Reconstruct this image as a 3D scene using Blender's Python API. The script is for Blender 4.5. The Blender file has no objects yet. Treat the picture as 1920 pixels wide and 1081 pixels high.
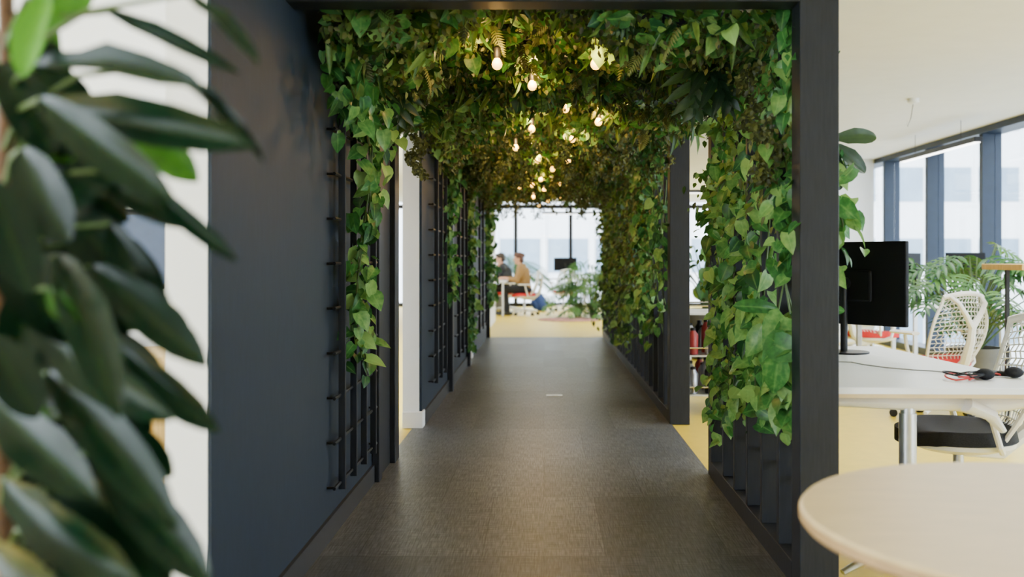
import bpy, math, random
import numpy as np
from mathutils import Vector, Matrix
random.seed(5)
R = np.random.default_rng(7)
SC = bpy.context.scene
COL = SC.collection
pi = math.pi

def P(u, v, D):
    return ((u-1020)/1867*D, D, 1.2-(v-485)/1867*D)

# ------------------------------------------------------------ materials
def new_mat(name):
    m = bpy.data.materials.new(name); m.use_nodes = True
    nt = m.node_tree
    return m, nt, nt.nodes['Principled BSDF'], nt.nodes, nt.links

def mat(name, col, rough=.5, metal=0, nscale=0, namt=.15, stretch=(1,1,1), bump=0, emit=0, emitcol=None, coat=0, spec=None):
    m, nt, b, N, L = new_mat(name)
    b.inputs['Base Color'].default_value = (*col, 1)
    b.inputs['Roughness'].default_value = rough
    b.inputs['Metallic'].default_value = metal
    if spec is not None: b.inputs['Specular IOR Level'].default_value = spec
    if coat: b.inputs['Coat Weight'].default_value = coat
    if emit:
        b.inputs['Emission Color'].default_value = (*(emitcol or col), 1)
        b.inputs['Emission Strength'].default_value = emit
    sc = nscale or 30
    tc = N.new('ShaderNodeTexCoord'); mp = N.new('ShaderNodeMapping'); nz = N.new('ShaderNodeTexNoise')
    mp.inputs['Scale'].default_value = stretch
    nz.inputs['Scale'].default_value = sc; nz.inputs['Detail'].default_value = 5
    L.new(tc.outputs['Object'], mp.inputs[0]); L.new(mp.outputs[0], nz.inputs['Vector'])
    cr = N.new('ShaderNodeValToRGB')
    a = namt if nscale else .03
    cr.color_ramp.elements[0].position = .3; cr.color_ramp.elements[1].position = .7
    cr.color_ramp.elements[0].color = (*[max(0, c*(1-a)) for c in col], 1)
    cr.color_ramp.elements[1].color = (*[min(1, c*(1+a)) for c in col], 1)
    L.new(nz.outputs['Fac'], cr.inputs[0]); L.new(cr.outputs[0], b.inputs['Base Color'])
    if bump:
        bp = N.new('ShaderNodeBump'); bp.inputs['Strength'].default_value = bump; bp.inputs['Distance'].default_value = .01
        L.new(nz.outputs['Fac'], bp.inputs['Height']); L.new(bp.outputs[0], b.inputs['Normal'])
    return m

def leaf_mat(name, dark, mid, light, rough=.35, vein=.35, transl=.25, varieg=0.0, spec=.4):
    m, nt, b, N, L = new_mat(name)
    at = N.new('ShaderNodeAttribute'); at.attribute_name = 'tone'
    ac = N.new('ShaderNodeAttribute'); ac.attribute_name = 'across'
    tc = N.new('ShaderNodeTexCoord'); nz = N.new('ShaderNodeTexNoise'); nz.inputs['Scale'].default_value = 45; nz.inputs['Detail'].default_value = 3
    L.new(tc.outputs['Object'], nz.inputs['Vector'])
    ma = N.new('ShaderNodeMath'); ma.operation = 'MULTIPLY_ADD'
    L.new(nz.outputs['Fac'], ma.inputs[0]); ma.inputs[1].default_value = .35+varieg; ma.inputs[2].default_value = -(.35+varieg)/2
    ad = N.new('ShaderNodeMath'); ad.operation = 'ADD'
    L.new(at.outputs['Fac'], ad.inputs[0]); L.new(ma.outputs[0], ad.inputs[1])
    cr = N.new('ShaderNodeValToRGB'); e = cr.color_ramp.elements
    e[0].position = .1; e[0].color = (*dark, 1); e[1].position = .95; e[1].color = (*light, 1)
    k = e.new(.5); k.color = (*mid, 1)
    L.new(ad.outputs[0], cr.inputs[0])
    ab = N.new('ShaderNodeMath'); ab.operation = 'ABSOLUTE'; L.new(ac.outputs['Fac'], ab.inputs[0])
    mr = N.new('ShaderNodeMapRange'); mr.inputs['From Min'].default_value = .02; mr.inputs['From Max'].default_value = .16
    mr.inputs['To Min'].default_value = vein; mr.inputs['To Max'].default_value = 0
    L.new(ab.outputs[0], mr.inputs['Value'])
    mx = N.new('ShaderNodeMix'); mx.data_type = 'RGBA'
    L.new(mr.outputs[0], mx.inputs['Factor']); L.new(cr.outputs[0], mx.inputs[6])
    mx.inputs[7].default_value = (*[min(1, c*1.5+.02) for c in light], 1)
    L.new(mx.outputs[2], b.inputs['Base Color'])
    b.inputs['Roughness'].default_value = rough; b.inputs['Specular IOR Level'].default_value = spec
    tr = N.new('ShaderNodeBsdfTranslucent'); L.new(mx.outputs[2], tr.inputs[0])
    ms = N.new('ShaderNodeMixShader'); ms.inputs[0].default_value = transl
    L.new(b.outputs[0], ms.inputs[1]); L.new(tr.outputs[0], ms.inputs[2])
    L.new(ms.outputs[0], N['Material Output'].inputs[0])
    return m

M = {}
M['white'] = mat('white_paint', (.84, .85, .86), .6, nscale=8, namt=.02)
M['ceil'] = mat('ceiling_paint', (.87, .87, .84), .8, nscale=5, namt=.02)
M['navy'] = mat('navy_stained_panel', (.013, .022, .038), .62, nscale=18, namt=.12, stretch=(4, 4, .6), bump=.02, spec=.28)
M['black'] = mat('black_stained_wood', (.009, .011, .016), .5, nscale=25, namt=.3, stretch=(4, 4, .4), bump=.06, spec=.3)
M['blackm'] = mat('black_metal', (.007, .007, .009), .45, nscale=40, namt=.2, spec=.3)
M['bluemull'] = mat('dark_blue_window_frame', (.008, .018, .038), .45, nscale=12, namt=.1, spec=.25)
M['yellow'] = mat('yellow_vinyl', (.76, .55, .035), .42, nscale=10, namt=.05)
M['dkbase'] = mat('dark_skirting', (.016, .017, .02), .5, nscale=20, namt=.1)
M['desk'] = mat('white_laminate', (.85, .87, .90), .35, nscale=6, namt=.015)
M['birch'] = mat('birch_veneer', (.64, .48, .25), .42, nscale=9, namt=.09, stretch=(1, 7, 1))
M['ply'] = mat('plywood_edge', (.36, .22, .09), .5, nscale=60, namt=.25, stretch=(.3, .3, 5))
M['oak'] = mat('oak_veneer', (.62, .40, .12), .45, nscale=12, namt=.15, stretch=(5, 5, .6))
M['alu'] = mat('brushed_aluminium', (.55, .57, .60), .35, .9, nscale=30, namt=.08)
M['chrome'] = mat('chrome', (.6, .6, .62), .2, 1, nscale=30, namt=.03)
M['wplastic'] = mat('white_plastic', (.82, .82, .80), .4, nscale=20, namt=.02)
M['wmesh'] = mat('white_elastomer_mesh', (.86, .86, .84), .5, nscale=20, namt=.02)
M['redfab'] = mat('red_fabric', (.60, .02, .02), .8, nscale=200, namt=.2, bump=.2)
M['blackfab'] = mat('black_fabric', (.018, .019, .023), .8, nscale=200, namt=.3, bump=.2, spec=.2)
M['screen'] = mat('black_monitor_shell', (.004, .004, .005), .6, nscale=10, namt=.1, spec=.15)
M['skin'] = mat('skin', (.58, .30, .19), .5, nscale=30, namt=.05)
M['hair'] = mat('brown_hair', (.022, .011, .006), .55, nscale=80, namt=.5, stretch=(1, 1, .2), bump=.4)
M['hairred'] = mat('auburn_hair', (.065, .02, .01), .55, nscale=80, namt=.5, stretch=(1, 1, .2), bump=.4)
M['tan'] = mat('tan_cotton', (.28, .16, .055), .85, nscale=60, namt=.12, bump=.1)
M['charcoal'] = mat('charcoal_cotton', (.016, .018, .022), .85, nscale=60, namt=.2, bump=.1)
M['trou'] = mat('dark_trousers', (.008, .009, .012), .85, nscale=60, namt=.2)
M['shoe'] = mat('black_leather', (.010, .010, .010), .4, nscale=60, namt=.2)
M['bluefab'] = mat('blue_nylon', (.008, .04, .20), .6, nscale=80, namt=.2, bump=.1)
M['rug'] = mat('pink_rug', (.42, .20, .17), .95, nscale=14, namt=.45, bump=.3)
M['terra'] = mat('grey_ceramic', (.12, .12, .11), .55, nscale=12, namt=.1)
M['soil'] = mat('soil', (.03, .02, .012), .95, nscale=60, namt=.5, bump=.5)
M['bark'] = mat('brown_stem', (.12, .06, .03), .8, nscale=50, namt=.4, bump=.3)
M['gstem'] = mat('green_stem', (.06, .11, .025), .6, nscale=50, namt=.2)
M['redcable'] = mat('red_cable', (.5, .03, .03), .5, nscale=40, namt=.1)
M['bulb'] = mat('glowing_bulb', (1, .62, .25), .3, emit=8, emitcol=(1, .52, .06))
M['lamp'] = mat('lamp_diffuser', (1, .97, .9), .4, emit=9, emitcol=(1, .98, .94))
M['facade'] = mat('pale_facade', (.80, .81, .82), .7, nscale=2, namt=.03)
M['fglass'] = mat('facade_glass', (.22, .30, .38), .35, nscale=1, namt=.12)
M['street'] = mat('street_asphalt', (.4, .4, .4), .9, nscale=2, namt=.1)
M['silver'] = mat('silver_flask', (.35, .35, .37), .3, .9, nscale=30, namt=.05)
M['redp'] = mat('red_plastic', (.25, .02, .02), .4, nscale=30, namt=.05)
M['greyp'] = mat('grey_plastic', (.30, .30, .29), .4, nscale=30, namt=.05)
M['tv'] = mat('dark_blue_screen', (.03, .05, .10), .15, nscale=3, namt=.3)

M['pothos'] = leaf_mat('pothos_leaf', (.012, .070, .020), (.050, .21, .045), (.27, .48, .13), .36, .2, .28, .4)
M['ivy'] = leaf_mat('dense_leaf', (.012, .042, .010), (.048, .130, .022), (.21, .32, .06), .42, .15, .25, .2)
M['fine'] = leaf_mat('fine_leaf', (.022, .030, .008), (.068, .085, .018), (.18, .20, .05), .5, 0, .2)
M['bigleaf'] = leaf_mat('umbrella_tree_leaf', (.002, .012, .006), (.004, .026, .010), (.08, .26, .02), .30, .04, .05, spec=.20)
M['phil'] = leaf_mat('philodendron_leaf', (.010, .05, .014), (.030, .12, .028), (.14, .30, .07), .38, .15, .2, spec=.3)
M['darkfrond'] = leaf_mat('dark_frond', (.006, .024, .010), (.014, .048, .020), (.05, .11, .03), .35, .1, .15)

# glass
m, nt, b, N, L = new_mat('window_glass')
tr = N.new('ShaderNodeBsdfTransparent'); tr.inputs[0].default_value = (.97, .985, .99, 1)
gl = N.new('ShaderNodeBsdfGlossy'); gl.inputs['Roughness'].default_value = .02
ms = N.new('ShaderNodeMixShader'); ms.inputs[0].default_value = .05
L.new(tr.outputs[0], ms.inputs[1]); L.new(gl.outputs[0], ms.inputs[2]); L.new(ms.outputs[0], N['Material Output'].inputs[0])
M['glass'] = m

# carpet
m, nt, b, N, L = new_mat('woven_carpet_tiles')
tc = N.new('ShaderNodeTexCoord')
br = N.new('ShaderNodeTexBrick'); br.inputs['Scale'].default_value = 1
br.inputs['Brick Width'].default_value = .5; br.inputs['Row Height'].default_value = 1.0; br.inputs['Mortar Size'].default_value = .0025
br.inputs['Color1'].default_value = (.058, .063, .073, 1); br.inputs['Color2'].default_value = (.108, .113, .126, 1); br.inputs['Mortar'].default_value = (.045, .047, .052, 1)
L.new(tc.outputs['Object'], br.inputs['Vector'])
last = br.outputs['Color']
for st, am in (((170, 9, 1), .60), ((10, 170, 1), .50), ((2.2, 1.3, 1), .14)):
    mp = N.new('ShaderNodeMapping'); mp.inputs['Scale'].default_value = st
    nz = N.new('ShaderNodeTexNoise'); nz.inputs['Scale'].default_value = 1; nz.inputs['Detail'].default_value = 2
    L.new(tc.outputs['Object'], mp.inputs[0]); L.new(mp.outputs[0], nz.inputs['Vector'])
    cr = N.new('ShaderNodeMapRange'); cr.inputs['From Min'].default_value = .3; cr.inputs['From Max'].default_value = .7
    cr.inputs['To Min'].default_value = 1-am; cr.inputs['To Max'].default_value = 1+am
    L.new(nz.outputs['Fac'], cr.inputs['Value'])
    vm = N.new('ShaderNodeVectorMath'); vm.operation = 'SCALE'
    L.new(last, vm.inputs[0]); L.new(cr.outputs[0], vm.inputs['Scale']); last = vm.outputs[0]
L.new(last, b.inputs['Base Color']); b.inputs['Roughness'].default_value = .42
M['carpet'] = m

# ------------------------------------------------------------ geometry helpers
class MB:
    def __init__(s): s.v = []; s.f = []
    def add(s, V, F):
        o = len(s.v); s.v += [tuple(p) for p in V]; s.f += [tuple(i+o for i in f) for f in F]; return s
    def box(s, c, d, rot=None):
        V = [Vector((sx*d[0]/2, sy*d[1]/2, sz*d[2]/2)) for sx in (-1, 1) for sy in (-1, 1) for sz in (-1, 1)]
        if rot is not None: V = [rot @ p for p in V]
        V = [p+Vector(c) for p in V]
        return s.add(V, [(0, 1, 3, 2), (4, 6, 7, 5), (0, 4, 5, 1), (2, 3, 7, 6), (0, 2, 6, 4), (1, 5, 7, 3)])
    def bb(s, x0, x1, y0, y1, z0, z1):
        return s.box(((x0+x1)/2, (y0+y1)/2, (z0+z1)/2), (x1-x0, y1-y0, z1-z0))
    def tube(s, path, r, seg=8, flat=1.0):
        path = [Vector(p) for p in path]; n = len(path)
        rr = r if isinstance(r, (list, tuple)) else [r]*n
        V = []; F = []; up = None
        for i, p in enumerate(path):
            t = (path[min(i+1, n-1)]-path[max(i-1, 0)]).normalized()
            if up is None:
                up = Vector((0, 0, 1)) if abs(t.z) < .9 else Vector((1, 0, 0))
            a = t.cross(up).normalized(); bq = a.cross(t).normalized(); up = bq
            for k in range(seg):
                th = 2*pi*k/seg
                V.append(p+(a*math.cos(th)+bq*math.sin(th)*flat)*rr[i])
        for i in range(n-1):
            for k in range(seg):
                k2 = (k+1) % seg
                F.append((i*seg+k, i*seg+k2, (i+1)*seg+k2, (i+1)*seg+k))
        F.append(tuple(range(seg))[::-1]); F.append(tuple((n-1)*seg+k for k in range(seg)))
        return s.add(V, F)
    def lathe(s, prof, c=(0, 0, 0), seg=24):
        V = []; F = []; n = len(prof)
        for r, z in prof:
            for k in range(seg):
                th = 2*pi*k/seg; V.append((c[0]+r*math.cos(th), c[1]+r*math.sin(th), c[2]+z))
        for i in range(n-1):
            for k in range(seg):
                k2 = (k+1) % seg; F.append((i*seg+k, i*seg+k2, (i+1)*seg+k2, (i+1)*seg+k))
        F.append(tuple(range(seg))[::-1]); F.append(tuple((n-1)*seg+k for k in range(seg)))
        return s.add(V, F)
    def ell(s, c, r, seg=14, rings=9, rot=None):
        V = [Vector((0, 0, -r[2]))]; F = []
        for i in range(1, rings):
            ph = -pi/2+pi*i/rings
            for k in range(seg):
                th = 2*pi*k/seg
                V.append(Vector((r[0]*math.cos(ph)*math.cos(th), r[1]*math.cos(ph)*math.sin(th), r[2]*math.sin(ph))))
        V.append(Vector((0, 0, r[2])))
        for k in range(seg):
            k2 = (k+1) % seg
            F.append((0, 1+k2, 1+k))
            for i in range(rings-2):
                F.append((1+i*seg+k, 1+i*seg+k2, 1+(i+1)*seg+k2, 1+(i+1)*seg+k))
            F.append((1+(rings-2)*seg+k, 1+(rings-2)*seg+k2, len(V)-1))
        if rot is not None: V = [rot @ p for p in V]
        return s.add([p+Vector(c) for p in V], F)
    def cap(s, pts, rad, seg=12):
        for i, (p, r) in enumerate(zip(pts, rad)): s.ell(p, (r, r, r), seg, 8)
        for i in range(len(pts)-1): s.tube([pts[i], pts[i+1]], [rad[i], rad[i+1]], seg)
        return s
    def prism(s, poly, z0, z1):
        n = len(poly)
        V = [(x, y, z0) for x, y in poly]+[(x, y, z1) for x, y in poly]
        F = [tuple(range(n))[::-1], tuple(range(n, 2*n))]+[(i, (i+1) % n, n+(i+1) % n, n+i) for i in range(n)]
        return s.add(V, F)

def meta(o, label=None, cat=None, group=None, kind=None):
    if label: o['label'] = label
    if cat: o['category'] = cat
    if group: o['group'] = group
    if kind: o['kind'] = kind
    return o

def make(name, mb, material, parent=None, loc=(0, 0, 0), rot=0, smooth=True, bevel=0, **kw):
    me = bpy.data.meshes.new(name); me.from_pydata(mb.v, [], mb.f); me.update()
    me.materials.append(M[material] if isinstance(material, str) else material)
    if smooth:
        me.shade_smooth(); me.set_sharp_from_angle(angle=math.radians(38))
    o = bpy.data.objects.new(name, me); COL.objects.link(o)
    o.location = loc; o.rotation_euler = (0, 0, rot)
    if parent: o.parent = parent
    if bevel:
        bm = o.modifiers.new('bevel', 'BEVEL'); bm.width = bevel; bm.segments = 2; bm.limit_method = 'ANGLE'
    meta(o, **kw); return o

def thing(name, loc, label, cat, rot=0, group=None, kind=None):
    e = bpy.data.objects.new(name, None); e.empty_display_size = .1; COL.objects.link(e)
    e.location = loc; e.rotation_euler = (0, 0, rot); meta(e, label, cat, group, kind); return e

def copy_thing(src, loc, rot=None, label=None):
    n = src.copy(); COL.objects.link(n); n.location = loc
    if rot is not None: n.rotation_euler = (0, 0, rot)
    if label: n['label'] = label
    for c in list(src.children):
        k = c.copy(); k.parent = n; COL.objects.link(k)
        for g in list(c.children):
            q = g.copy(); q.parent = k; COL.objects.link(q)
    return n

def struct(name, x0, x1, y0, y1, z0, z1, material, label, bevel=0):
    return make(name, MB().bb(x0, x1, y0, y1, z0, z1), material, smooth=False, bevel=bevel, label=label, cat=name.split('_')[0], kind='structure')

# ---- leaf templates
def leaf_tpl(rows, wid, cols=3, back=None, fold=.25, curl=.25, wave=0):
    V = []; A = []
    cs = np.linspace(-1, 1, cols)
    for i, (t, w) in enumerate(zip(rows, wid)):
        for c in cs:
            y = t-(back[i]*abs(c) if back else 0)
            V.append((c*w, y, fold*abs(c)*w-curl*t*t+wave*math.sin(t*14)*abs(c)*w)); A.append(c)
    F = []
    for i in range(len(rows)-1):
        for k in range(cols-1):
            F.append((i*cols+k, i*cols+k+1, (i+1)*cols+k+1, (i+1)*cols+k))
    return np.array(V), np.array(F), np.array(A)
T_POTH = leaf_tpl([0, .1, .25, .45, .65, .85, 1], [.05, .30, .42, .42, .30, .13, .005], back=[0, .16, .1, .04, 0, 0, 0], fold=.3, curl=.22)
T_SMALL = leaf_tpl([0, .3, .65, 1], [.03, .30, .26, .01], fold=.3, curl=.2)
T_LONG = leaf_tpl([0, .06, .15, .3, .5, .7, .85, .94, .985, 1], [.06, .15, .28, .42, .5, .49, .39, .25, .12, .02], cols=5, fold=.16, curl=.20, wave=.06)
def multi(lobes):
    VV = []; FF = []; AA = []; o = 0
    v0, f0, a0 = leaf_tpl([0, .25, .6, 1], [.25, .9, .8, .05], fold=.3, curl=0)
    for base, ang, ln, w, dz in lobes:
        x = v0[:, 0]*w; y = v0[:, 1]*ln; z = v0[:, 2]*w-dz*(v0[:, 1]**2)
        ca, sa = math.cos(ang), math.sin(ang)
        VV.append(np.stack([base[0]+x*ca+y*sa, base[1]-x*sa+y*ca, base[2]+z], 1)); FF.append(f0+o); AA.append(a0); o += len(v0)
    return np.concatenate(VV), np.concatenate(FF), np.concatenate(AA)
lob = [((0, 0, 0), 0, 1, .035, .25)]
for i in range(6):
    t = .06+i*.15; ln = .46*math.sin(pi*(.25+.65*(i/5)))+.07
    for sgn in (-1, 1):
        lob.append(((0, t, -.25*t*t), sgn*(1.35-.15*i), ln, .065, .12))
T_PHIL = multi(lob)
lob2 = [((0, 0, 0), 0, 1, .09, .25)]
for i in range(5):
    t = .08+i*.16; ln = .44*math.sin(pi*(.3+.6*(i/4)))+.08
    for sgn in (-1, 1): lob2.append(((0, t, -.25*t*t), sgn*(1.25-.14*i), ln, .075, .12))
T_MON = multi(lob2)
fl = [((0, 0, 0), 0, 1, .02, .35)]
for i in range(12):
    t = .06+i*.078; ln = .26*math.sin(pi*(.3+.66*i/11))+.03
    for sgn in (-1, 1): fl.append(((0, t, -.35*t*t), sgn*(1.35-.04*i), ln, .035, .1))
T_FERN = multi(fl)
pl = [((0, 0, 0), 0, 1, .012, .45)]
for i in range(16):
    t = .12+i*.054
    for sgn in (-1, 1): pl.append(((0, t, -.45*t*t), sgn*(1.05-.03*i), .36*math.sin(pi*(.2+.72*i/15))+.05, .018, .12))
T_PALM = multi(pl)

def unit(a): return a/np.maximum(1e-6, np.linalg.norm(a, axis=-1, keepdims=True))
def leaves(name, tpl, pos, d, n, ln, wd, tone, material, parent=None, loc=(0, 0, 0), xclamp=None, **kw):
    V, F, A = tpl
    pos = np.asarray(pos, float)-np.array(loc); d = unit(np.asarray(d, float)); n = np.asarray(n, float)
    n = unit(n-(n*d).sum(1, keepdims=True)*d); x = np.cross(d, n)
    ln = np.asarray(ln)[:, None, None]; wd = np.asarray(wd)[:, None, None]
    W = pos[:, None, :]+V[None, :, 0:1]*x[:, None, :]*wd+V[None, :, 1:2]*d[:, None, :]*ln+V[None, :, 2:3]*n[:, None, :]*ln
    if xclamp is not None:   # push whole leaves off the wall behind them
        mn = W[:, :, 0].min(1); W[:, :, 0] += np.maximum(0, xclamp-mn)[:, None]
    N_, k = W.shape[:2]
    FF = (F[None]+(np.arange(N_)*k)[:, None, None]).reshape(-1)
    me = bpy.data.meshes.new(name)
    me.vertices.add(N_*k); me.vertices.foreach_set('co', W.reshape(-1).astype(np.float32))
    me.loops.add(len(FF)); me.loops.foreach_set('vertex_index', FF.astype(np.int32))
    nf = len(FF)//4; me.polygons.add(nf)
    me.polygons.foreach_set('loop_start', (np.arange(nf)*4).astype(np.int32))
    me.update(calc_edges=True)
    me.polygons.foreach_set('use_smooth', np.ones(nf, bool))
    a = me.attributes.new('tone', 'FLOAT', 'POINT'); a.data.foreach_set('value', np.repeat(np.asarray(tone, np.float32), k))
    a = me.attributes.new('across', 'FLOAT', 'POINT'); a.data.foreach_set('value', np.tile(A, N_).astype(np.float32))
    me.materials.append(M[material]); me.update()
    o = bpy.data.objects.new(name, me); COL.objects.link(o); o.location = (0, 0, 0) if parent else loc
    if parent: o.parent = parent
    meta(o, **kw); return o

# ------------------------------------------------------------ room shell
H = 2.63
make('floor', MB().bb(-4.5, 5.1, -2.6, 25.2, -.1, 0), 'yellow', smooth=False, label='pale yellow vinyl office floor', cat='floor', kind='structure')
make('floor', MB().bb(-.93, .925, -2.5, 15.2, 0.0, .006), 'carpet', smooth=False, label='grey brown woven carpet tile walkway', cat='floor', kind='structure')
struct('ceiling', -4.5, 5.1, -2.6, 25.2, H, H+.1, 'ceil', 'cream painted office ceiling')
struct('wall_rear', -4.5, 5.1, -2.7, -2.6, 0, H, 'white', 'unseen white wall added behind the camera to block light')  # unseen wall, added to keep sky light from entering at the back
# left walls
struct('wall_left', -1.046, -.93, 2.75, 6.0, 0, H, 'white', 'white partition wall with exposed end')
struct('wall_left', -.93, -.92, 2.752, 5.32, .0, H, 'navy', 'dark navy stained wall cladding panel')
struct('baseboard_left', -.92, -.905, 2.76, 5.32, .006, .10, 'dkbase', 'dark grey skirting board')
struct('wall_left', -1.16, -1.1, 6.0, 7.0, 0, H, 'white', 'white recessed doorway wall')
struct('wall_left', -1.0, -.885, 7.04, 11.2, 0, H, 'white', 'white wall end beside the doorway')
struct('wall_left', -.885, -.867, 7.06, 11.2, 0, H, 'navy', 'dark navy stained wall cladding panel')
struct('baseboard_left', -1.0, -.855, 7.02, 7.16, .006, .12, 'white', 'white skirting around wall end', bevel=.003)
struct('baseboard_left', -.867, -.852, 7.16, 11.2, .006, .11, 'dkbase', 'dark grey skirting board')
struct('wall_left', -1.16, -1.1, 11.2, 12.0, 0, H, 'white', 'white recessed doorway wall')
struct('wall_left', -.99, -.885, 12.0, 15.2, 0, H, 'white', 'white wall end beside second doorway')
struct('wall_left', -.885, -.87, 12.03, 15.2, 0, H, 'navy', 'dark navy stained wall cladding panel')
struct('baseboard_left', -.99, -.86, 11.98, 12.1, .006, .12, 'white', 'white skirting around wall end', bevel=.003)
struct('wall_left', -1.06, -.94, 15.2, 19.3, 0, H, 'white', 'white wall bordering the open office')
struct('wall_left', -4.5, -1.046, 3.7, 3.85, 0, H, 'white', 'white wall behind the plant')
struct('wall_left', -4.6, -4.5, 15.2, 25.2, 0, H, 'white', 'white outer wall of the far office')
# right column
struct('wall_right', 3.9, 4.74, 14.3, 14.8, 0, H, 'white', 'white structural column by the windows')
# right facade
struct('baseboard_right', 4.74, 5.0, -2.6, 25.1, 0, .09, 'bluemull', 'dark blue window sill rail')
struct('trim_1', 4.74, 5.0, -2.6, 25.1, H-.07, H, 'bluemull', 'dark blue window head rail')
ys = [13.97-1.55*i for i in range(11)]+[13.97+1.55*i for i in range(1, 8)]
for i, y in enumerate(sorted(ys)):
    struct('trim_%d' % (i+2), 4.77, 4.98, y-.04, y+.04, .09, H-.07, 'bluemull', 'dark blue vertical window mullion')
sy = sorted(ys)
for i in range(len(sy)-1):
    struct('window_%d' % (i+1), 4.9, 4.91, sy[i]+.04, sy[i+1]-.04, .09, H-.07, 'glass', 'tall clear office window pane')
# far facade
struct('baseboard_rear', -4.5, 4.75, 24.95, 25.1, 0, .10, 'blackm', 'black window sill rail')
struct('trim_30', -4.5, 4.75, 24.95, 25.1, 2.46, 2.56, 'blackm', 'black window transom')
xs = [-3.47, -2.09, -.71, .67, 2.05, 3.43]
for i, x in enumerate(xs):
    struct('trim_%d' % (31+i), x-.045, x+.045, 24.95, 25.1, .1, 2.46, 'blackm', 'black window mullion')
for i in range(len(xs)-1):
    struct('window_%d' % (31+i), xs[i]+.045, xs[i+1]-.045, 25.02, 25.03, .1, 2.46, 'glass', 'clear end window pane')

# ------------------------------------------------------------ exterior
def building(loc, rot, w, h, label, floors, bays):
    t = thing('office_building', loc, label, 'building', rot)
    f = MB()
    f.bb(-w/2, w/2, 0, 4, -12, h)
    fh = (h+12)/floors; bw = w/bays
    for i in range(floors):
        g = MB()
        for j in range(bays):
            z0 = -12+i*fh+fh*.36; x0 = -w/2+j*bw+bw*.08
            g.bb(x0, x0+bw*.84, -.04, .02, z0, z0+fh*.48)
        make('window_glazing', g, 'fglass', t, smooth=False)
    for j in range(bays+1):
        x0 = -w/2+j*bw; f.bb(x0-.08, x0+.08, -.2, 0, -12, h)
    make('facade', f, 'facade', t, smooth=False)
building((0, 52, 0), 0, 60, 14, 'pale concrete office building across the street', 7, 24)
building((34, 18, 0), -pi/2, 60, 18, 'pale white office block beside the street', 9, 22)
make('street', MB().bb(-60, 60, -30, 80, -12.2, -12), 'street', smooth=False, label='grey street far below the windows', cat='street')

# ------------------------------------------------------------ pergola
pg = thing('pergola', (0, 3.54, 0), 'black stained timber arbour frame spanning the carpeted walkway', 'pergola')
def pgbox(name, x0, x1, y0, y1, z0, z1, m='black', bev=.004):
    return make(name, MB().bb(x0, x1, y0-3.54, y1-3.54, z0, z1), m, pg, smooth=False, bevel=bev)
pgbox('post', .91, 1.05, 3.54, 3.66, 0, 2.3)
pgbox('post', .915, 1.05, 5.45, 5.55, 0, 2.3)
pgbox('post', .91, 1.055, 7.2, 7.34, 0, 2.6)
pgbox('post', .91, 1.05, 15.4, 15.54, 0, 2.3)
pgbox('post', -.92, -.88, 5.32, 5.42, .006, 2.4); pgbox('post', -.92, -.87, 5.82, 5.98, .006, 2.4)
pgbox('post', -.92, -.90, 5.42, 5.82, .006, 2.4)
pgbox('post', -.867, -.82, 8.95, 9.08, .006, 2.3); pgbox('post', -.867, -.82, 11.08, 11.2, .006, 2.3); pgbox('post', -.87, -.82, 15.08, 15.2, .006, 2.3)
pgbox('beam', -.92, .91, 3.54, 3.66, 2.115, 2.3)
pgbox('beam', .93, 1.03, 3.66, 15.5, 2.2, 2.3); pgbox('beam', -.92, -.86, 3.66, 15.2, 2.3, 2.4)
for i in range(20):
    y = 4.2+i*.6
    pgbox('rafter', -.86, .93, y-.03, y+.03, 2.3, 2.38)
pgbox('light_block_panel', -.92, 1.03, 3.66, 15.5, 2.42, 2.44)  # dark board added above the rafters to stop light leaking through the leaves

def trellis(y0, y1, step, label):
    t = thing('trellis', (.95, y0, 0), label, 'trellis')
    n = int((y1-y0)/step)
    for i in range(n):
        y = step*(i+.8)
        if y > y1-y0-.05: break
        make('slat', MB().bb(-.035, .055, y-.02, y+.02, .09, 2.2), 'black', t, smooth=False, bevel=.003)
    make('bottom_rail', MB().bb(-.04, .06, 0.0, y1-y0, 0, .09), 'black', t, smooth=False, bevel=.003)
    for z in (.35, .6, .85, 1.1, 1.35, 1.6, 1.85):
        make('rung', MB().tube([(.04, 0, z), (.04, y1-y0, z)], .009, 6), 'blackm', t)
trellis(3.66, 5.45, .30, 'black timber slatted trellis overgrown with climbing foliage')
trellis(7.34, 15.4, .36, 'long black timber slatted trellis wall covered in greenery')

def ladder(y0, y1, x, zb, label, nv=3):
    t = thing('wall_trellis', (x, y0, 0), label, 'trellis', group='black wall trellises')
    L_ = y1-y0
    for i in range(nv):
        y = L_*(i+.5)/nv
        make('upright', MB().bb(.028, .058, y-.010, y+.010, zb, 2.3), 'black', t, smooth=False, bevel=.002)
    z = zb+.03
    while z < 2.25:
        mbx = MB().tube([(.035, 0, z), (.035, L_, z)], .008, 6)
        mbx.tube([(0.0, .02, z), (.035, .02, z)], .006, 6).tube([(0.0, L_-.02, z), (.035, L_-.02, z)], .006, 6)
        make('rung', mbx, 'blackm', t); z += .19
ladder(4.2, 5.25, -.92, .20, 'black trellis fixed to the dark navy wall', 4)
ladder(7.45, 8.5, -.867, .25, 'black trellis on the wall past the doorway', 3)
ladder(9.4, 10.8, -.867, .25, 'black trellis carrying long green vines', 3)
ladder(12.4, 14.6, -.87, .25, 'black trellis near the walkway end', 3)

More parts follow.
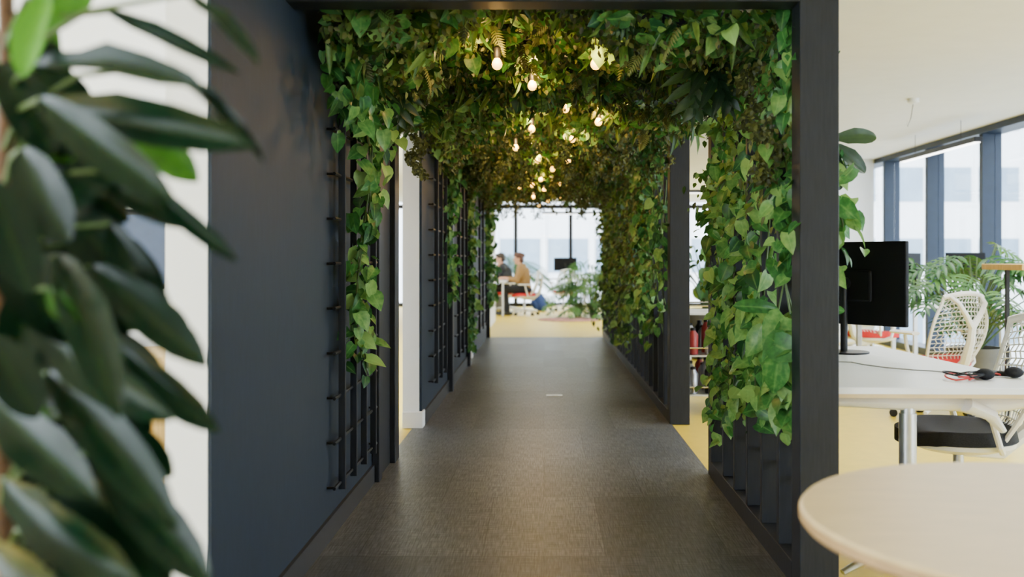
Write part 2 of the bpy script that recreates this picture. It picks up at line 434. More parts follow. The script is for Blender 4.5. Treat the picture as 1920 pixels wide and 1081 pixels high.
# ------------------------------------------------------------ foliage
def rnd(n, lo, hi): return R.uniform(lo, hi, n)
def under(x, y): return 2.01+.13*(1-np.minimum(1, (x/.92)**2))+.055*np.sin(x*7+y*2.1)+.055*np.sin(y*3.3-x*4)
def roof(n, tpl, smin, smax, zr, material, label, y0=3.72, y1=15.5, tone=(0, 1), hang=.5, ratio=1, zo=0):
    x = rnd(n, -.86, .93); y = y0+(y1-y0)*rnd(n, 0, 1)**1.2
    z = under(x, y)+zo+np.abs(R.normal(0, zr, n))
    z = np.where(y < 3.9, np.maximum(z, 2.0), z)
    patch = .5+.5*np.sin(x*4.1+1.3*np.sin(y*2.2))*np.sin(y*2.9+x*2)
    d = np.stack([R.normal(0, 1, n), R.normal(-.2, 1, n), -np.abs(R.normal(hang, .5, n))-.1], 1)
    nn = np.stack([R.normal(0, .5, n), R.normal(-.9, .4, n), R.normal(-.2, .6, n)], 1)
    s = rnd(n, smin, smax); tn = np.clip(R.normal((tone[0]+tone[1])/2, (tone[1]-tone[0])/2.8, n)+(patch-.5)*.45, 0, 1)
    return leaves('overhead_foliage', tpl, np.stack([x, y, np.minimum(z, 2.4)], 1), d, nn, s, s*ratio, tn, material, loc=(0, 9, 2.2), xclamp=-.865, label=label, cat='foliage', kind='stuff')
roof(3000, T_POTH, .045, .10, .07, 'pothos', 'bright heart-shaped trailing leaves hanging under the pergola roof', tone=(.1, .8))
roof(9000, T_SMALL, .035, .08, .10, 'ivy', 'dense dark green leaves packed under pergola roof', tone=(.1, .85))
roof(420, T_FERN, .09, .16, .06, 'fine', 'feathery fern fronds drooping from the pergola roof', tone=(.2, .9), hang=1.0, ratio=.8)
roof(900, T_SMALL, .10, .17, .06, 'ivy', 'long narrow blade leaves hanging under the roof', tone=(.1, .9), hang=1.2, ratio=.30)
roof(60, T_MON, .10, .18, .08, 'ivy', 'lobed split leaves mixed into the overhead greenery', tone=(.1, .6), hang=.9)
roof(15000, T_SMALL, .016, .036, .09, 'fine', 'fine wispy small-leaved greenery hanging overhead', tone=(.1, .85), hang=1.4, zo=-.05)

def wisps(label, pts, drop, m='fine'):
    pos = []
    for (x, y, z) in pts:
        for j in range(70):
            q = R.uniform(); pos.append((x+.03*math.sin(q*9+x*40)+R.normal(0, .018), y+R.normal(0, .02), z-drop*q))
    pos = np.array(pos); n = len(pos)
    d = np.stack([R.normal(0, .8, n), R.normal(-.2, .6, n), R.normal(-.8, .3, n)], 1)
    nn = np.stack([R.normal(0, .6, n), np.full(n, -1.), R.normal(0, .6, n)], 1)
    s = rnd(n, .014, .032)
    leaves('overhead_foliage', T_SMALL, pos, d, nn, s, s, rnd(n, .1, .8), m, loc=(0, 9, 2.0), xclamp=-.865, label=label, cat='foliage', kind='stuff')
wisps('fine feathery sprays dangling at the canopy edges',
      [(R.uniform(-.8, .85), R.uniform(6.5, 15.4), 2.05) for _ in range(80)]+[(-.80, 6.1+.05*k, 1.98) for k in range(8)]+[(.85, 4.0+.05*k, 2.0) for k in range(5)]+[(.86, 3.75+.03*k, 1.75) for k in range(6)], .26)

def plant_strands(label, X, Y, Z, n, size, sx, sy, face, tpl=T_POTH, m='pothos', tone=(.15, .85), name='climbing_vine', ns=3, cat='vine', clamp=None, wr=1):
    t = thing(name, (X, (Y[0]+Y[1])/2, Z[0]), label, cat)
    yc = (Y[0]+Y[1])/2
    st = MB(); pos = []
    for k in range(ns):
        ky = R.uniform(Y[0], Y[1]) if ns > 1 else yc
        zb = Z[0]+(Z[1]-Z[0])*(R.uniform(0, .25) if k else 0)
        pts = []; ph = R.uniform(0, 6)
        for j in range(15):
            q = j/14; z = Z[1]+(zb-Z[1])*q
            pts.append((sx*.35*math.sin(q*7+ph), ky-yc+sy*.5*math.sin(q*9+ph*2), z-Z[0]))
        st.tube(pts, .004, 5); pts = np.array(pts)
        for j in range(n//ns):
            q = R.uniform(0, 14); i = int(q); f = q-i
            p = pts[i]*(1-f)+pts[min(i+1, 14)]*f
            pos.append(p+np.array([R.normal(0, sx*.5), R.normal(0, sy*.5), R.normal(0, .03)]))
    make('stem', st, 'gstem', t)
    pos = np.array(pos); n2 = len(pos)
    d = np.stack([R.normal(face[0]*.3, .5, n2), R.normal(-.1, .6, n2), -np.abs(R.normal(.7, .4, n2))], 1)
    nn = np.stack([R.normal(face[0], .5, n2), R.normal(face[1], .4, n2), R.normal(.5, .4, n2)], 1)
    s = rnd(n2, size*.5, size*1.25); tn = np.clip(R.normal((tone[0]+tone[1])/2, (tone[1]-tone[0])/2.6, n2), 0, 1)
    leaves('foliage', tpl, pos, d, nn, s, s*wr*rnd(n2, .75, 1.05), tn, m, parent=t, xclamp=None if clamp is None else clamp-X)
    return t
# left garlands
plant_strands('bright green trailing vine climbing the black wall trellis', -.81, (4.4, 4.65), (.70, 2.15), 190, .078, .07, .11, (.5, -.8), ns=2, clamp=-.91)
plant_strands('thick leafy vine tangle at the top of the trellis', -.80, (4.0, 5.2), (1.74, 2.2), 320, .078, .12, .22, (.5, -.8), ns=5, clamp=-.91)
plant_strands('trailing vine on the trellis past the doorway', -.79, (8.2, 8.6), (.86, 2.15), 190, .075, .06, .14, (.5, -.8), ns=2, clamp=-.86)
plant_strands('long leafy vine reaching down towards the skirting', -.79, (10.4, 11.0), (.22, 2.15), 230, .08, .05, .16, (.5, -.8), ns=2, clamp=-.86)
plant_strands('leafy vine on the trellis near the walkway end', -.76, (13.4, 14.8), (.50, 2.15), 300, .085, .07, .3, (.5, -.8), ns=3, clamp=-.865)
# right near trellis
plant_strands('dense green climbing plant covering the end of the trellis', .96, (4.7, 5.4), (.25, 2.15), 900, .080, .09, .16, (-.5, -.8), ns=6, tone=(.2, .95))
plant_strands('small-leaved creeper woven through the trellis end', .94, (4.6, 5.4), (.45, 2.15), 900, .045, .09, .16, (-.5, -.8), ns=5, tpl=T_SMALL, m='ivy', tone=(.3, 1))
plant_strands('leafy climber threaded through the trellis slats', .95, (4.0, 4.6), (.48, 2.15), 520, .080, .075, .13, (-.5, -.8), ns=5, tone=(.2, .95))
plant_strands('thick leafy growth near the top of the post', .95, (3.7, 4.0), (1.15, 2.15), 320, .080, .065, .10, (-.5, -.8), ns=4)
plant_strands('wispy narrow-leaved trailer near the top of the post', .93, (3.72, 4.2), (1.30, 2.15), 500, .05, .07, .10, (-.5, -.8), ns=5, tpl=T_SMALL, m='fine', tone=(.3, 1), wr=.6)
plant_strands('cluster of large light green heart-shaped leaves', .93, (3.74, 4.1), (.58, .98), 120, .112, .06, .09, (-.5, -.9), ns=3, tone=(.4, 1))
plant_strands('leafy sprigs spilling past the outside of the post', 1.12, (3.8, 4.0), (1.12, 1.60), 44, .095, .07, .1, (.1, -.9), ns=2, tone=(.3, .95))
# right far trellis
for (a, b_, zb, n) in ((7.45, 8.3, .60, 230), (8.3, 9.6, .45, 700), (9.6, 11.3, .28, 1000), (11.3, 13.3, .2, 1200), (13.3, 15.4, .15, 1200)):
    plant_strands('dense dark climbing greenery covering the trellis wall', .90, (a, b_), (zb, 2.15), n, .08, .11, .22, (-.6, -.7), tpl=T_SMALL if a > 8.4 else T_POTH, m='ivy' if a > 8.4 else 'pothos', tone=(.05, .98), ns=7)
plant_strands('fine feathery creeper hanging over the trellis wall', .86, (7.6, 13.0), (.9, 2.15), 2200, .04, .09, .25, (-.6, -.7), tpl=T_SMALL, m='fine', tone=(.2, 1), ns=14)
def frond(loc, dirs, size, label, tpl=T_MON, m='darkfrond', wr=1, name='hanging_frond'):
    t = thing(name, loc, label, 'leaf')
    st = MB(); pos = []; dd = []; nn = []
    for d in dirs:
        v = Vector(d).normalized()
        st.tube([(0, 0, .12), tuple(v*.03)], .004, 5); pos.append(v*.03); dd.append(v); nn.append((.1, -1, .35))
    make('stem', st, 'gstem', t)
    k = len(pos); leaves('leaf', tpl, np.array([tuple(p) for p in pos]), np.array([tuple(p) for p in dd]), np.array(nn), np.full(k, size), np.full(k, size*wr), R.uniform(.1, .7, k), m, parent=t)
frond((.68, 4.4, 2.14), [(-.05, -.2, -1), (.5, -.3, -.9)], .34, 'large dark split leaf among lighter vines')
frond((-.66, 4.7, 2.08), [(-.1, -.2, -1)], .26, 'dark split leaf hanging over the wall trellis')
frond((1.09, 3.86, 1.66), [(.35, -.1, -1), (.9, -.1, .1), (.7, -.1, -.5), (.25, -.1, -1.2)], .17, 'long dark glossy leaves poking out beside the post', tpl=T_LONG, wr=.4)
frond((.93, 3.85, 1.0), [(.3, -.4, -.2), (-.6, -.3, .1), (.7, -.3, .05)], .19, 'long strappy leaves sprouting from trellis', tpl=T_LONG, m='pothos', wr=.3)

# ------------------------------------------------------------ bulbs
t = thing('pendant_bulb', (0, 0, 0), 'warm glowing filament bulb hanging among the leaves', 'light bulb', group='string of bulbs under the pergola roof')
g = MB().lathe([(.004, -.050), (.013, -.047), (.020, -.039), (.0235, -.028), (.022, -.018), (.016, -.007), (.011, 0)], seg=16)
make('bulb', g, 'bulb', t)
make('socket', MB().lathe([(.012, 0), (.016, .005), (.016, .045), (.007, .055)], seg=12), 'blackm', t)
make('cord', MB().tube([(0, 0, .05), (0, 0, .25)], .003, 5), 'blackm', t)
BL = [(932, 122, 2.05), (998, 162, 2.05), (1117, 122, 2.05), (1060, 205, 2.07), (997, 243, 2.05), (1122, 230, 2.05), (1073, 262, 2.06), (967, 278, 2.05), (1008, 302, 2.05),
      (1065, 303, 2.06), (983, 322, 2.05), (1014, 337, 2.05), (998, 348, 2.04), (1020, 357, 2.04), (1050, 372, 2.02), (1000, 370, 2.03),
      (1036, 318, 2.03), (1048, 345, 2.02), (975, 352, 2.01), (1028, 378, 2.01), (1010, 385, 2.01)]
first = True
for i, (u, v, z) in enumerate(BL):
    D = (z-1.2)*1867/(485-v)
    loc = ((u-1020)/1867*D, D, z+.03)
    if first: t.location = loc; first = False
    else: copy_thing(t, loc)
    if i < 16:
        li = bpy.data.lights.new('bulb_light', 'POINT'); li.energy = 5.0 if i in (0, 2) else 9.0; li.color = (1, .58, .16); li.shadow_soft_size = .03
        lo = bpy.data.objects.new('bulb_light', li); COL.objects.link(lo); lo.location = (loc[0], loc[1]-.06, loc[2]+.01)

# ------------------------------------------------------------ furniture
def chair(loc, rot, label, seatmat='redfab'):
    t = thing('office_chair', loc, label, 'chair', rot)
    b = MB()
    for k in range(5):
        a = 2*pi*k/5+.3; c, s = math.cos(a), math.sin(a)
        b.tube([(0, 0, .11), (c*.15, s*.15, .10), (c*.30, s*.30, .075)], [.028, .022, .014], 8)
    b.lathe([(.04, .08), (.04, .13), (.03, .15)], seg=14)
    make('base', b, 'wplastic', t)
    for k in range(5):
        a = 2*pi*k/5+.3; c, s = math.cos(a), math.sin(a)
        w = MB().tube([(c*.30-s*.022, s*.30+c*.022, .03), (c*.30+s*.022, s*.30-c*.022, .03)], .03, 14)
        make('caster', w, 'blackm', t)
    make('column', MB().tube([(0, 0, .13), (0, 0, .38)], .024, 12), 'alu', t)
    s = MB(); nx, ny = 12, 12; V = []; F = []
    for i in range(nx+1):
        for j in range(ny+1):
            a = -1+2*i/nx; c = -1+2*j/ny
            q = math.sqrt(max(1e-6, 1-.5*c*c)); w = math.sqrt(max(1e-6, 1-.5*a*a))
            V.append((a*q*.25-.02, c*w*.25, .47-.03*(1-c*c)*(1-a*a)+.0-.05*max(0, -a-.6)))
    for i in range(nx):
        for j in range(ny): F.append((i*(ny+1)+j, (i+1)*(ny+1)+j, (i+1)*(ny+1)+j+1, i*(ny+1)+j+1))
    s.add(V, F)
    o = make('seat', s, seatmat, t); so = o.modifiers.new('th', 'SOLIDIFY'); so.thickness = .06; so.offset = -1
    so = o.modifiers.new('bv', 'BEVEL'); so.width = .018; so.segments = 3
    make('seat_shell', MB().lathe([(.05, .34), (.16, .36), (.235, .385), (.24, .405), (.23, .41)], seg=24), 'wplastic', t)
    V = []; F = []; nu, nv = 14, 16
    def bp(a, q):
        w = .20+.05*math.sin(pi*min(1, q*1.1))-.05*max(0, q-.75)*2
        x = .20+.13*q+.035*math.sin(pi*q)-.07*a*a*(1-.3*q)
        return (x, a*w, .43+.52*q-.03*a*a*q)
    for i in range(nv+1):
        for j in range(nu+1): V.append(bp(-1+2*j/nu+((.5/nu*2) if i % 2 and 0 < j < nu else 0), i/nv))
    for i in range(nv):
        for j in range(nu): F.append((i*(nu+1)+j, i*(nu+1)+j+1, (i+1)*(nu+1)+j+1, (i+1)*(nu+1)+j))
    o = make('backrest', MB().add(V, F), 'wmesh', t); w = o.modifiers.new('wire', 'WIREFRAME'); w.thickness = .009; w.use_boundary = True; w.use_even_offset = False
    f = MB()
    rim = [bp(-1+2*j/14, 1.0) for j in range(15)]; f.tube(rim, .018, 8)
    for sg in (-1, 1): f.tube([bp(sg, q/10) for q in range(11)], .012, 6)
    f.tube([(.02, 0, .36), (.18, 0, .35), (.30, 0, .45), (.36, 0, .62), (.37, 0, .72)], [.035, .038, .036, .030, .026], 8)
    for sg in (-1, 1): f.tube([(.37, 0, .70), (.38, sg*.06, .79), (.37, sg*.12, .88), bp(sg*.8, 1)], [.024, .020, .017, .015], 8)
    make('back_frame', f, 'wplastic', t)
    for sg in (-1, 1):
        a = MB().tube([(.12, sg*.20, .38), (.08, sg*.29, .42), (.04, sg*.30, .55), (.02, sg*.30, .64)], .014, 8)
        make('arm_support', a, 'wplastic', t)
        make('armrest', MB().tube([(.14, sg*.30, .655), (-.12, sg*.29, .655)], .035, 10, flat=.4), 'wplastic', t)
    return t
c1 = chair((1.84, 4.42, 0), math.radians(-6), 'white office chair with black seat and lattice back', 'blackfab')
c2 = chair((-.42, 21.3, 0), 0, 'white office chair with red seat, occupied')
GR = 'white mesh-back office chairs'
c1['group'] = GR; c2['group'] = GR
copy_thing(c2, (-.80, 22.4, 0), math.radians(5), 'white office chair beneath person in charcoal shirt')
copy_thing(c2, (.45, 23.2, 0), math.radians(-70), 'empty white office chair at far desk')
copy_thing(c2, (3.36, 10.2, 0), math.radians(215), 'white office chair with bright red seat')
copy_thing(c2, (2.95, 7.5, 0), math.radians(-70), 'white lattice-back office chair beside the leafy plant')
copy_thing(c2, (4.0, 12.6, 0), math.radians(60), 'white office chair near the tall windows')

# near desk
dk = thing('desk', (1.37, 3.75, 0), 'white office desk with beige edge on aluminium pedestal', 'desk')
poly = [(1.06, 3.6), (2.45, 3.56), (2.50, 3.62), (2.48, 3.78), (2.05, 3.88), (1.86, 4.08), (1.80, 5.3), (1.06, 5.38)]
poly = [(x-1.37, y-3.75) for x, y in poly]
make('desktop', MB().prism(poly, .705, .735), 'desk', dk, smooth=False, bevel=.006)
make('edge_band', MB().prism([(x*1.003, y*1.003-.003) for x, y in poly], .698, .712), 'birch', dk, smooth=False)
make('leg_column', MB().tube([(0, 0, .10), (0, 0, .62)], .032, 16).tube([(0, 0, .3), (0, 0, .66)], .026, 16), 'alu', dk)
make('foot', MB().tube([(0, 0, .12), (-.12, -.02, .10), (-.26, -.05, .035)], [.035, .03, .018], 10, flat=.6).tube([(0, 0, .12), (.2, -.05, .10), (.38, -.08, .035)], [.035, .03, .018], 10, flat=.6).tube([(0, 0, .12), (.05, .25, .09), (.06, .4, .035)], [.035, .03, .018], 10, flat=.6), 'alu', dk)
make('support_arm', MB().tube([(-.28, 0, .665), (.0, 0, .66), (.35, .0, .655), (.55, .02, .67)], [.022, .034, .034, .02], 10, flat=.9).tube([(.20, -.05, .66), (.29, -.05, .62), (.34, -.04, .56)], [.05, .04, .02], 10, flat=.6), 'wplastic', dk)
make('leg_column', MB().tube([(.0, 1.3, .0), (.0, 1.3, .70)], .03, 14), 'alu', dk)

def monitor(loc, rot, w, h, label, zc, stand='blackm'):
    t = thing('monitor', loc, label, 'monitor', rot)
    make('screen_panel', MB().bb(-w/2, w/2, -.012, .018, zc-h/2, zc+h/2), 'screen', t, smooth=False, bevel=.006)
    make('back_housing', MB().bb(-w*.22, w*.22, -.034, -.012, zc-h*.22, zc+h*.16), 'screen', t, smooth=False, bevel=.012)
    make('stand', MB().tube([(0, -.05, .012), (0, -.05, zc)], .018, 10).tube([(0, -.06, zc), (0, -.02, zc)], .03, 10), stand, t)
    make('stand_foot', MB().lathe([(.11, 0), (.11, .008), (.03, .014)], (0, -.03, 0), 24), stand, t)
    return t
monitor((1.52, 4.95, .735), math.radians(-50), .62, .41, 'large black monitor seen from behind on white desk', .345)

hp = thing('headphones', (1.76, 3.88, .735), 'black over-ear headphones lying on the white desk', 'headphones', .4)
make('headband', MB().tube([(.075*math.cos(a), .075*math.sin(a), .012) for a in np.linspace(0, pi, 16)], .009, 8, flat=1.2), 'blackm', hp)
for sg in (-1, 1):
    make('earcup', MB().ell((sg*.075, -.02, .022), (.030, .038, .022)), 'blackfab', hp)
for lab, r0, dz, mt in (('tangled red cable beside the headphones', .08, .0, 'redcable'), ('looped black cable beside the headphones', .065, .008, 'blackm')):
    cb = [(1.60+r0*math.cos(a*2.1+dz*90)+.012*a, 3.84+r0*.9*math.sin(a*2.3+.3), .741+dz+.012*abs(math.sin(a*1.7))) for a in np.linspace(0, 9, 70)]
    make('cable', MB().tube(cb, .0035, 6), mt, label=lab, cat='cable')
cb = [(1.30+.05*i+.02*math.sin(i*2), 4.45-.07*i+.05*math.sin(i*1.3), .741) for i in range(9)]
make('cable', MB().tube(cb, .003, 6), 'greyp', label='thin grey cable trailing over the desk', cat='cable')

def desk(loc, w, d, label, rot=0, z=.73, top='desk', leg='alu', th=.028):
    t = thing('desk', loc, label, 'desk', rot)
    make('desktop', MB().bb(-w/2, w/2, -d/2, d/2, z-th, z), top, t, smooth=False, bevel=.004)
    for sx in (-1, 1):
        for sy_ in (-1, 1):
            make('leg', MB().bb(sx*(w/2-.06)-.02, sx*(w/2-.06)+.02, sy_*(d/2-.06)-.02, sy_*(d/2-.06)+.02, 0, z-th), leg, t, smooth=False, bevel=.003)
    return t
desk((4.2, 10.4, 0), 1.0, .75, 'white office desk near the tall windows')
monitor((3.80, 10.3, .73), math.radians(50), .50, .30, 'small monitor turned sideways on white desk', .38)
monitor((4.36, 10.3, .73), math.radians(5), .42, .27, 'black monitor back near the window', .40)
desk((2.2, 9.0, 0), 1.2, .8, 'white office desk behind the climbing plants')
desk((-1.25, 21.9, 0), .9, 2.3, 'white desk where two people sit working')
desk((.45, 24.2, 0), 1.2, .7, 'pale desk under the end window')
monitor((.52, 24.2, .73), 0, .56, .32, 'black monitor back on the far desk', .34)
# bar table
bt = thing('high_table', (3.88, 6.8, 0), 'high oak-topped table with slim black legs', 'table')
make('tabletop', MB().bb(-.76, .7, -.3, .3, 1.125, 1.165), 'oak', bt, smooth=False, bevel=.004)
for sx, sy_ in ((-.60, -.25), (.64, -.25), (-.60, .25), (.64, .25)):
    make('leg', MB().bb(sx-.013, sx+.013, sy_-.013, sy_+.013, 0, 1.125), 'blackm', bt, smooth=False, bevel=.002)

# round table
rt = thing('round_table', (.96, 1.765, 0), 'round birch-veneer table with plywood edge', 'table')
make('tabletop', MB().lathe([(.466, .715), (.484, .722), (.491, .735), (.486, .741), (.0005, .741)], seg=96), 'birch', rt)
make('edge_band', MB().lathe([(.45, .712), (.486, .712), (.4925, .720), (.4925, .733), (.484, .737)], seg=96), 'ply', rt)
make('pedestal', MB().lathe([(.035, .03), (.035, .68), (.10, .70), (.10, .712)], seg=24), 'alu', rt)
make('base', MB().lathe([(.26, 0), (.26, .012), (.06, .03), (.035, .05)], seg=48), 'alu', rt)

# pendants
def pendant(loc, L_, rot, label):
    t = thing('pendant_light', loc, label, 'light fixture', rot)
    make('housing', MB().bb(-.04, .04, -L_/2, L_/2, 0, .05), 'blackm', t, smooth=False, bevel=.004)
    make('diffuser', MB().bb(-.03, .03, -L_/2+.03, L_/2-.03, -.006, .001), 'lamp', t, smooth=False)
    for s in (-1, 1):
        make('cable', MB().tube([(0, s*L_*.3, .05), (0, s*L_*.3, H-loc[2])], .003, 5), 'blackm', t)
pendant((4.3, 10.9, 2.36), 2.1, 0, 'black linear pendant light near tall windows')
pendant((.65, 23.3, 2.25), 1.4, pi/2, 'black linear pendant light before end window')
pendant((2.7, 16.0, 2.26), 1.6, pi/2, 'black linear pendant light over distant desks')
sm = thing('ceiling_sensor', (3.3, 8.9, H-.05), 'small white ceiling fitting with looped cable', 'sensor')
make('housing', MB().lathe([(.02, 0), (.05, .02), (.05, .05)], seg=16), 'wplastic', sm)
make('cable', MB().tube([(0, 0, .01), (-.02, 0, -.12), (-.05, 0, -.2), (-.06, 0, -.12), (-.05, 0, .04)], .003, 5), 'blackm', sm)

# trolley
tr_ = thing('drinks_trolley', (1.28, 7.95, 0), 'chrome drinks trolley holding flasks and bottles', 'trolley')
f = MB()
for sx in (-.22, .22):
    for sy_ in (-.35, .35): f.tube([(sx, sy_, .07), (sx, sy_, .84)], .011, 8)
for z in (.16, .46, .78):
    for sx in (-.22, .22): f.tube([(sx, -.35, z+.06), (sx, .35, z+.06)], .006, 6)
    for sy_ in (-.35, .35): f.tube([(-.22, sy_, z+.06), (.22, sy_, z+.06)], .006, 6)
make('frame', f, 'chrome', tr_)
for z in (.16, .46, .78): make('shelf', MB().bb(-.22, .22, -.35, .35, z-.008, z+.004), 'alu', tr_, smooth=False)
for sx in (-.22, .22):
    for sy_ in (-.35, .35): make('wheel', MB().tube([(sx-.012, sy_, .035), (sx+.012, sy_, .035)], .035, 16), 'blackm', tr_)
k = 0
for z in (.164, .464):
    for ix in range(3):
        for iy in range(4):
            r_ = .04; h_ = .2+.03*((k*7) % 3)
            kd = (0, 2, 1, 0, 3)[k % 5]
            b_ = thing('flask', (1.28-.13+ix*.13, 7.95-.27+iy*.17, z+.001), ['brushed silver flask with dark lid', 'red flask with dark lid', 'grey flask with dark lid', 'black flask with dark lid'][kd]+' on the trolley', 'flask', group='flasks on the trolley')
            make('flask_body', MB().lathe([(r_*.9, 0), (r_, .01), (r_, h_*.75), (r_*.5, h_*.9), (r_*.5, h_*.93)], seg=14), ['silver', 'redp', 'greyp', 'blackm'][kd], b_)
            make('lid', MB().lathe([(r_*.55, h_*.92), (r_*.55, h_), (r_*.3, h_+.005)], seg=12), 'blackm', b_)
            k += 1

# ------------------------------------------------------------ plants in pots
def potted(loc, label, potr, poth, n, tpl, size, reach, height, m='phil', wr=1, name='potted_plant', elr=.95):
    t = thing(name, loc, label, 'plant')
    make('pot', MB().lathe([(potr*.72, 0), (potr*.8, .01), (potr, poth-.01), (potr, poth), (potr*.9, poth), (potr*.88, poth-.04)], seg=28), 'terra', t)
    make('soil', MB().lathe([(potr*.87, poth-.05), (potr*.86, poth-.035), (.01, poth-.025)], seg=24), 'soil', t)
    st = MB(); pos = []; dd = []; nn = []; ss = []
    for i in range(n):
        a = i*2.4+R.uniform(-.3, .3); q = (i+.5)/n
        el = 1.35-elr*q+R.uniform(-.1, .1)
        ln = height*(.65+.4*R.uniform())
        p0 = Vector((.02*math.cos(a), .02*math.sin(a), poth-.03))
        dr = Vector((math.cos(a)*math.cos(el)*reach, math.sin(a)*math.cos(el)*reach, math.sin(el)))
        p2 = p0+dr*ln; p1 = p0+Vector((dr.x*.35, dr.y*.35, dr.z*.62))*ln
        st.tube([p0, p1, p2], [.009, .007, .005], 6)
        pos.append(p2); v = Vector((dr.x, dr.y, dr.z*.2-.25)).normalized(); dd.append(v)
        nn.append((R.normal(0, .2), R.normal(-.5, .2), 1)); ss.append(size*R.uniform(.75, 1.15))
    make('stem', st, 'gstem', t)
    f = lambda A: np.array([tuple(p) for p in A])
    leaves('foliage', tpl, f(pos), f(dd), np.array(nn), np.array(ss), np.array(ss)*wr, R.uniform(.2, .9, n), m, parent=t)
potted((3.42, 7.9, 0), 'large split-leaf philodendron in a grey pot', .22, .5, 48, T_PHIL, .32, .66, .92)
potted((.70, 20.6, 0), 'airy split-leaf plant standing on the yellow floor', .09, .12, 38, T_PHIL, .34, .60, 1.0, elr=1.3)
potted((1.0, 20.2, 0), 'bushy split-leaf plant beside the trellis', .09, .12, 46, T_PHIL, .38, .5, 1.1, elr=1.3)
potted((1.95, 12.0, 0), 'tall broad-leaved plant in a grey pot', .22, .6, 22, T_LONG, .42, .5, .9, wr=.4)
potted((-1.05, 23.6, 0), 'feathery palm in a grey pot', .2, .5, 14, T_PALM, .8, .6, 1.1)

# foreground umbrella tree
ft = thing('umbrella_tree', (-.72, 1.32, 0), 'tall glossy umbrella tree with large drooping oval leaves', 'plant')
OX, OY = -.72, 1.32
make('pot', MB().lathe([(.14, 0), (.15, .01), (.19, .35), (.19, .36), (.17, .36), (.165, .32)], seg=32), 'terra', ft)
make('soil', MB().lathe([(.165, .30), (.16, .32), (.01, .33)], seg=24), 'soil', ft)
LV = [
 (60,130,330,102,76,1.25,1.12,.35),(75,205,400,240,92,1.28,1.12,.3),(300,125,483,248,34,1.25,1.15,.3),(75,185,275,345,84,1.22,1.12,.3),
 (215,215,350,318,74,1.3,1.25,.75),(340,-10,482,80,42,1.2,1.15,.35),(200,22,402,105,34,1.3,1.2,.4),(40,280,100,430,105,1.25,1.18,.2),
 (240,315,410,466,40,1.28,1.2,.3),(95,400,215,285,80,1.3,1.3,.35),(110,480,208,712,92,1.25,1.08,.3),(170,500,355,650,82,1.27,1.17,.3),
 (205,420,310,640,80,1.3,1.25,.25),(60,590,255,780,92,1.25,1.12,.3),(190,620,368,790,70,1.3,1.2,.3),(90,700,300,935,95,1.25,1.1,.3),
 (185,850,358,1058,96,1.25,1.12,.3),(80,850,240,1010,105,1.28,1.2,.3),(10,900,195,1090,110,1.25,1.12,.3),(-20,740,130,905,100,1.25,1.12,.25),
 (195,760,308,885,66,1.33,1.3,.5),(30,60,165,-30,80,1.3,1.3,.85),(95,-20,25,120,70,1.25,1.2,.9),(-20,430,110,600,110,1.28,1.18,.2),
 (-30,330,60,520,90,1.2,1.15,.15),(60,1000,285,1100,100,1.25,1.15,.3),(190,540,335,600,60,1.35,1.3,.35),(-20,630,60,760,90,1.2,1.15,.2),
 (120,390,250,530,110,1.33,1.25,.2),(10,20,130,200,90,1.35,1.3,.3),(60,500,20,700,80,1.3,1.2,.3),(90,540,130,600,40,1.2,1.15,.7),
 (0,700,80,800,60,1.3,1.25,.7),(-10,180,60,60,80,1.35,1.3,.85),(100,620,60,820,90,1.35,1.3,.25),(150,700,180,900,80,1.35,1.3,.3),
 (120,940,160,1100,90,1.35,1.3,.25),(60,780,170,960,90,1.33,1.25,.2),(20,560,160,640,90,1.35,1.3,.2),(60,350,180,450,90,1.36,1.3,.2),
 (30,440,90,330,80,1.36,1.33,.7),(140,240,250,180,70,1.36,1.3,.3),(0,120,90,260,90,1.3,1.25,.25),(-30,1000,60,1100,100,1.2,1.12,.3),
 (140,960,300,1070,85,1.3,1.2,.25),(130,780,290,900,80,1.32,1.22,.2),(150,330,330,400,60,1.34,1.26,.25)]
for k in range(120):
    v0 = 40+k*8.6+R.uniform(-20, 20); u0 = R.uniform(-30, 175 if v0 > 380 else 110); an = R.uniform(.3, 2.0); l_ = R.uniform(110, 180)
    LV.append((u0, v0, u0+l_*math.cos(an), v0+l_*math.sin(an), R.uniform(55, 80), 1.42, 1.38, R.uniform(.05, .35) if k % 12 else .7))
pos = []; dd = []; nn = []; ll = []; ww = []; tt = []; pt = MB()
trunk = [(0, 0, .3), (.01, 0, .7), (-.005, .0, 1.1), (.01, 0, 1.45), (0, 0, 1.7)]
pt2 = MB().tube(trunk, [.016, .015, .013, .011, .009], 10).tube([(0, 0, .3), (-.05, .02, .8), (-.03, .02, 1.3)], [.013, .011, .008], 10)
make('trunk', pt2, 'bark', ft)
for (u0, v0, u1, v1, w, D0, D1, tn) in LV:
    a = Vector(P(u0, v0, D0))-Vector((OX, OY, 0)); b_ = Vector(P(u1, v1, D1))-Vector((OX, OY, 0))
    pos.append(tuple(a)); v = b_-a; dd.append(tuple(v)); L_ = v.length
    ll.append(L_*1.02); ww.append(w/1867*D1*1.02); tt.append(tn+R.uniform(-.08, .08))
    nn.append((R.normal(.2, .4), R.normal(-1, .12), R.normal(.35, .35)))
    z = max(.5, min(1.66, a.z-.06))
    pt.tube([(0, 0, z), tuple((Vector((0, 0, z))+a)/2+Vector((0, 0, .025))), tuple(a)], .0035, 6)
make('leaf_stalk', pt, 'gstem', ft)
leaves('foliage', T_LONG, np.array(pos), np.array(dd), np.array(nn), np.array(ll), np.array(ww), np.array(tt), 'bigleaf', parent=ft)

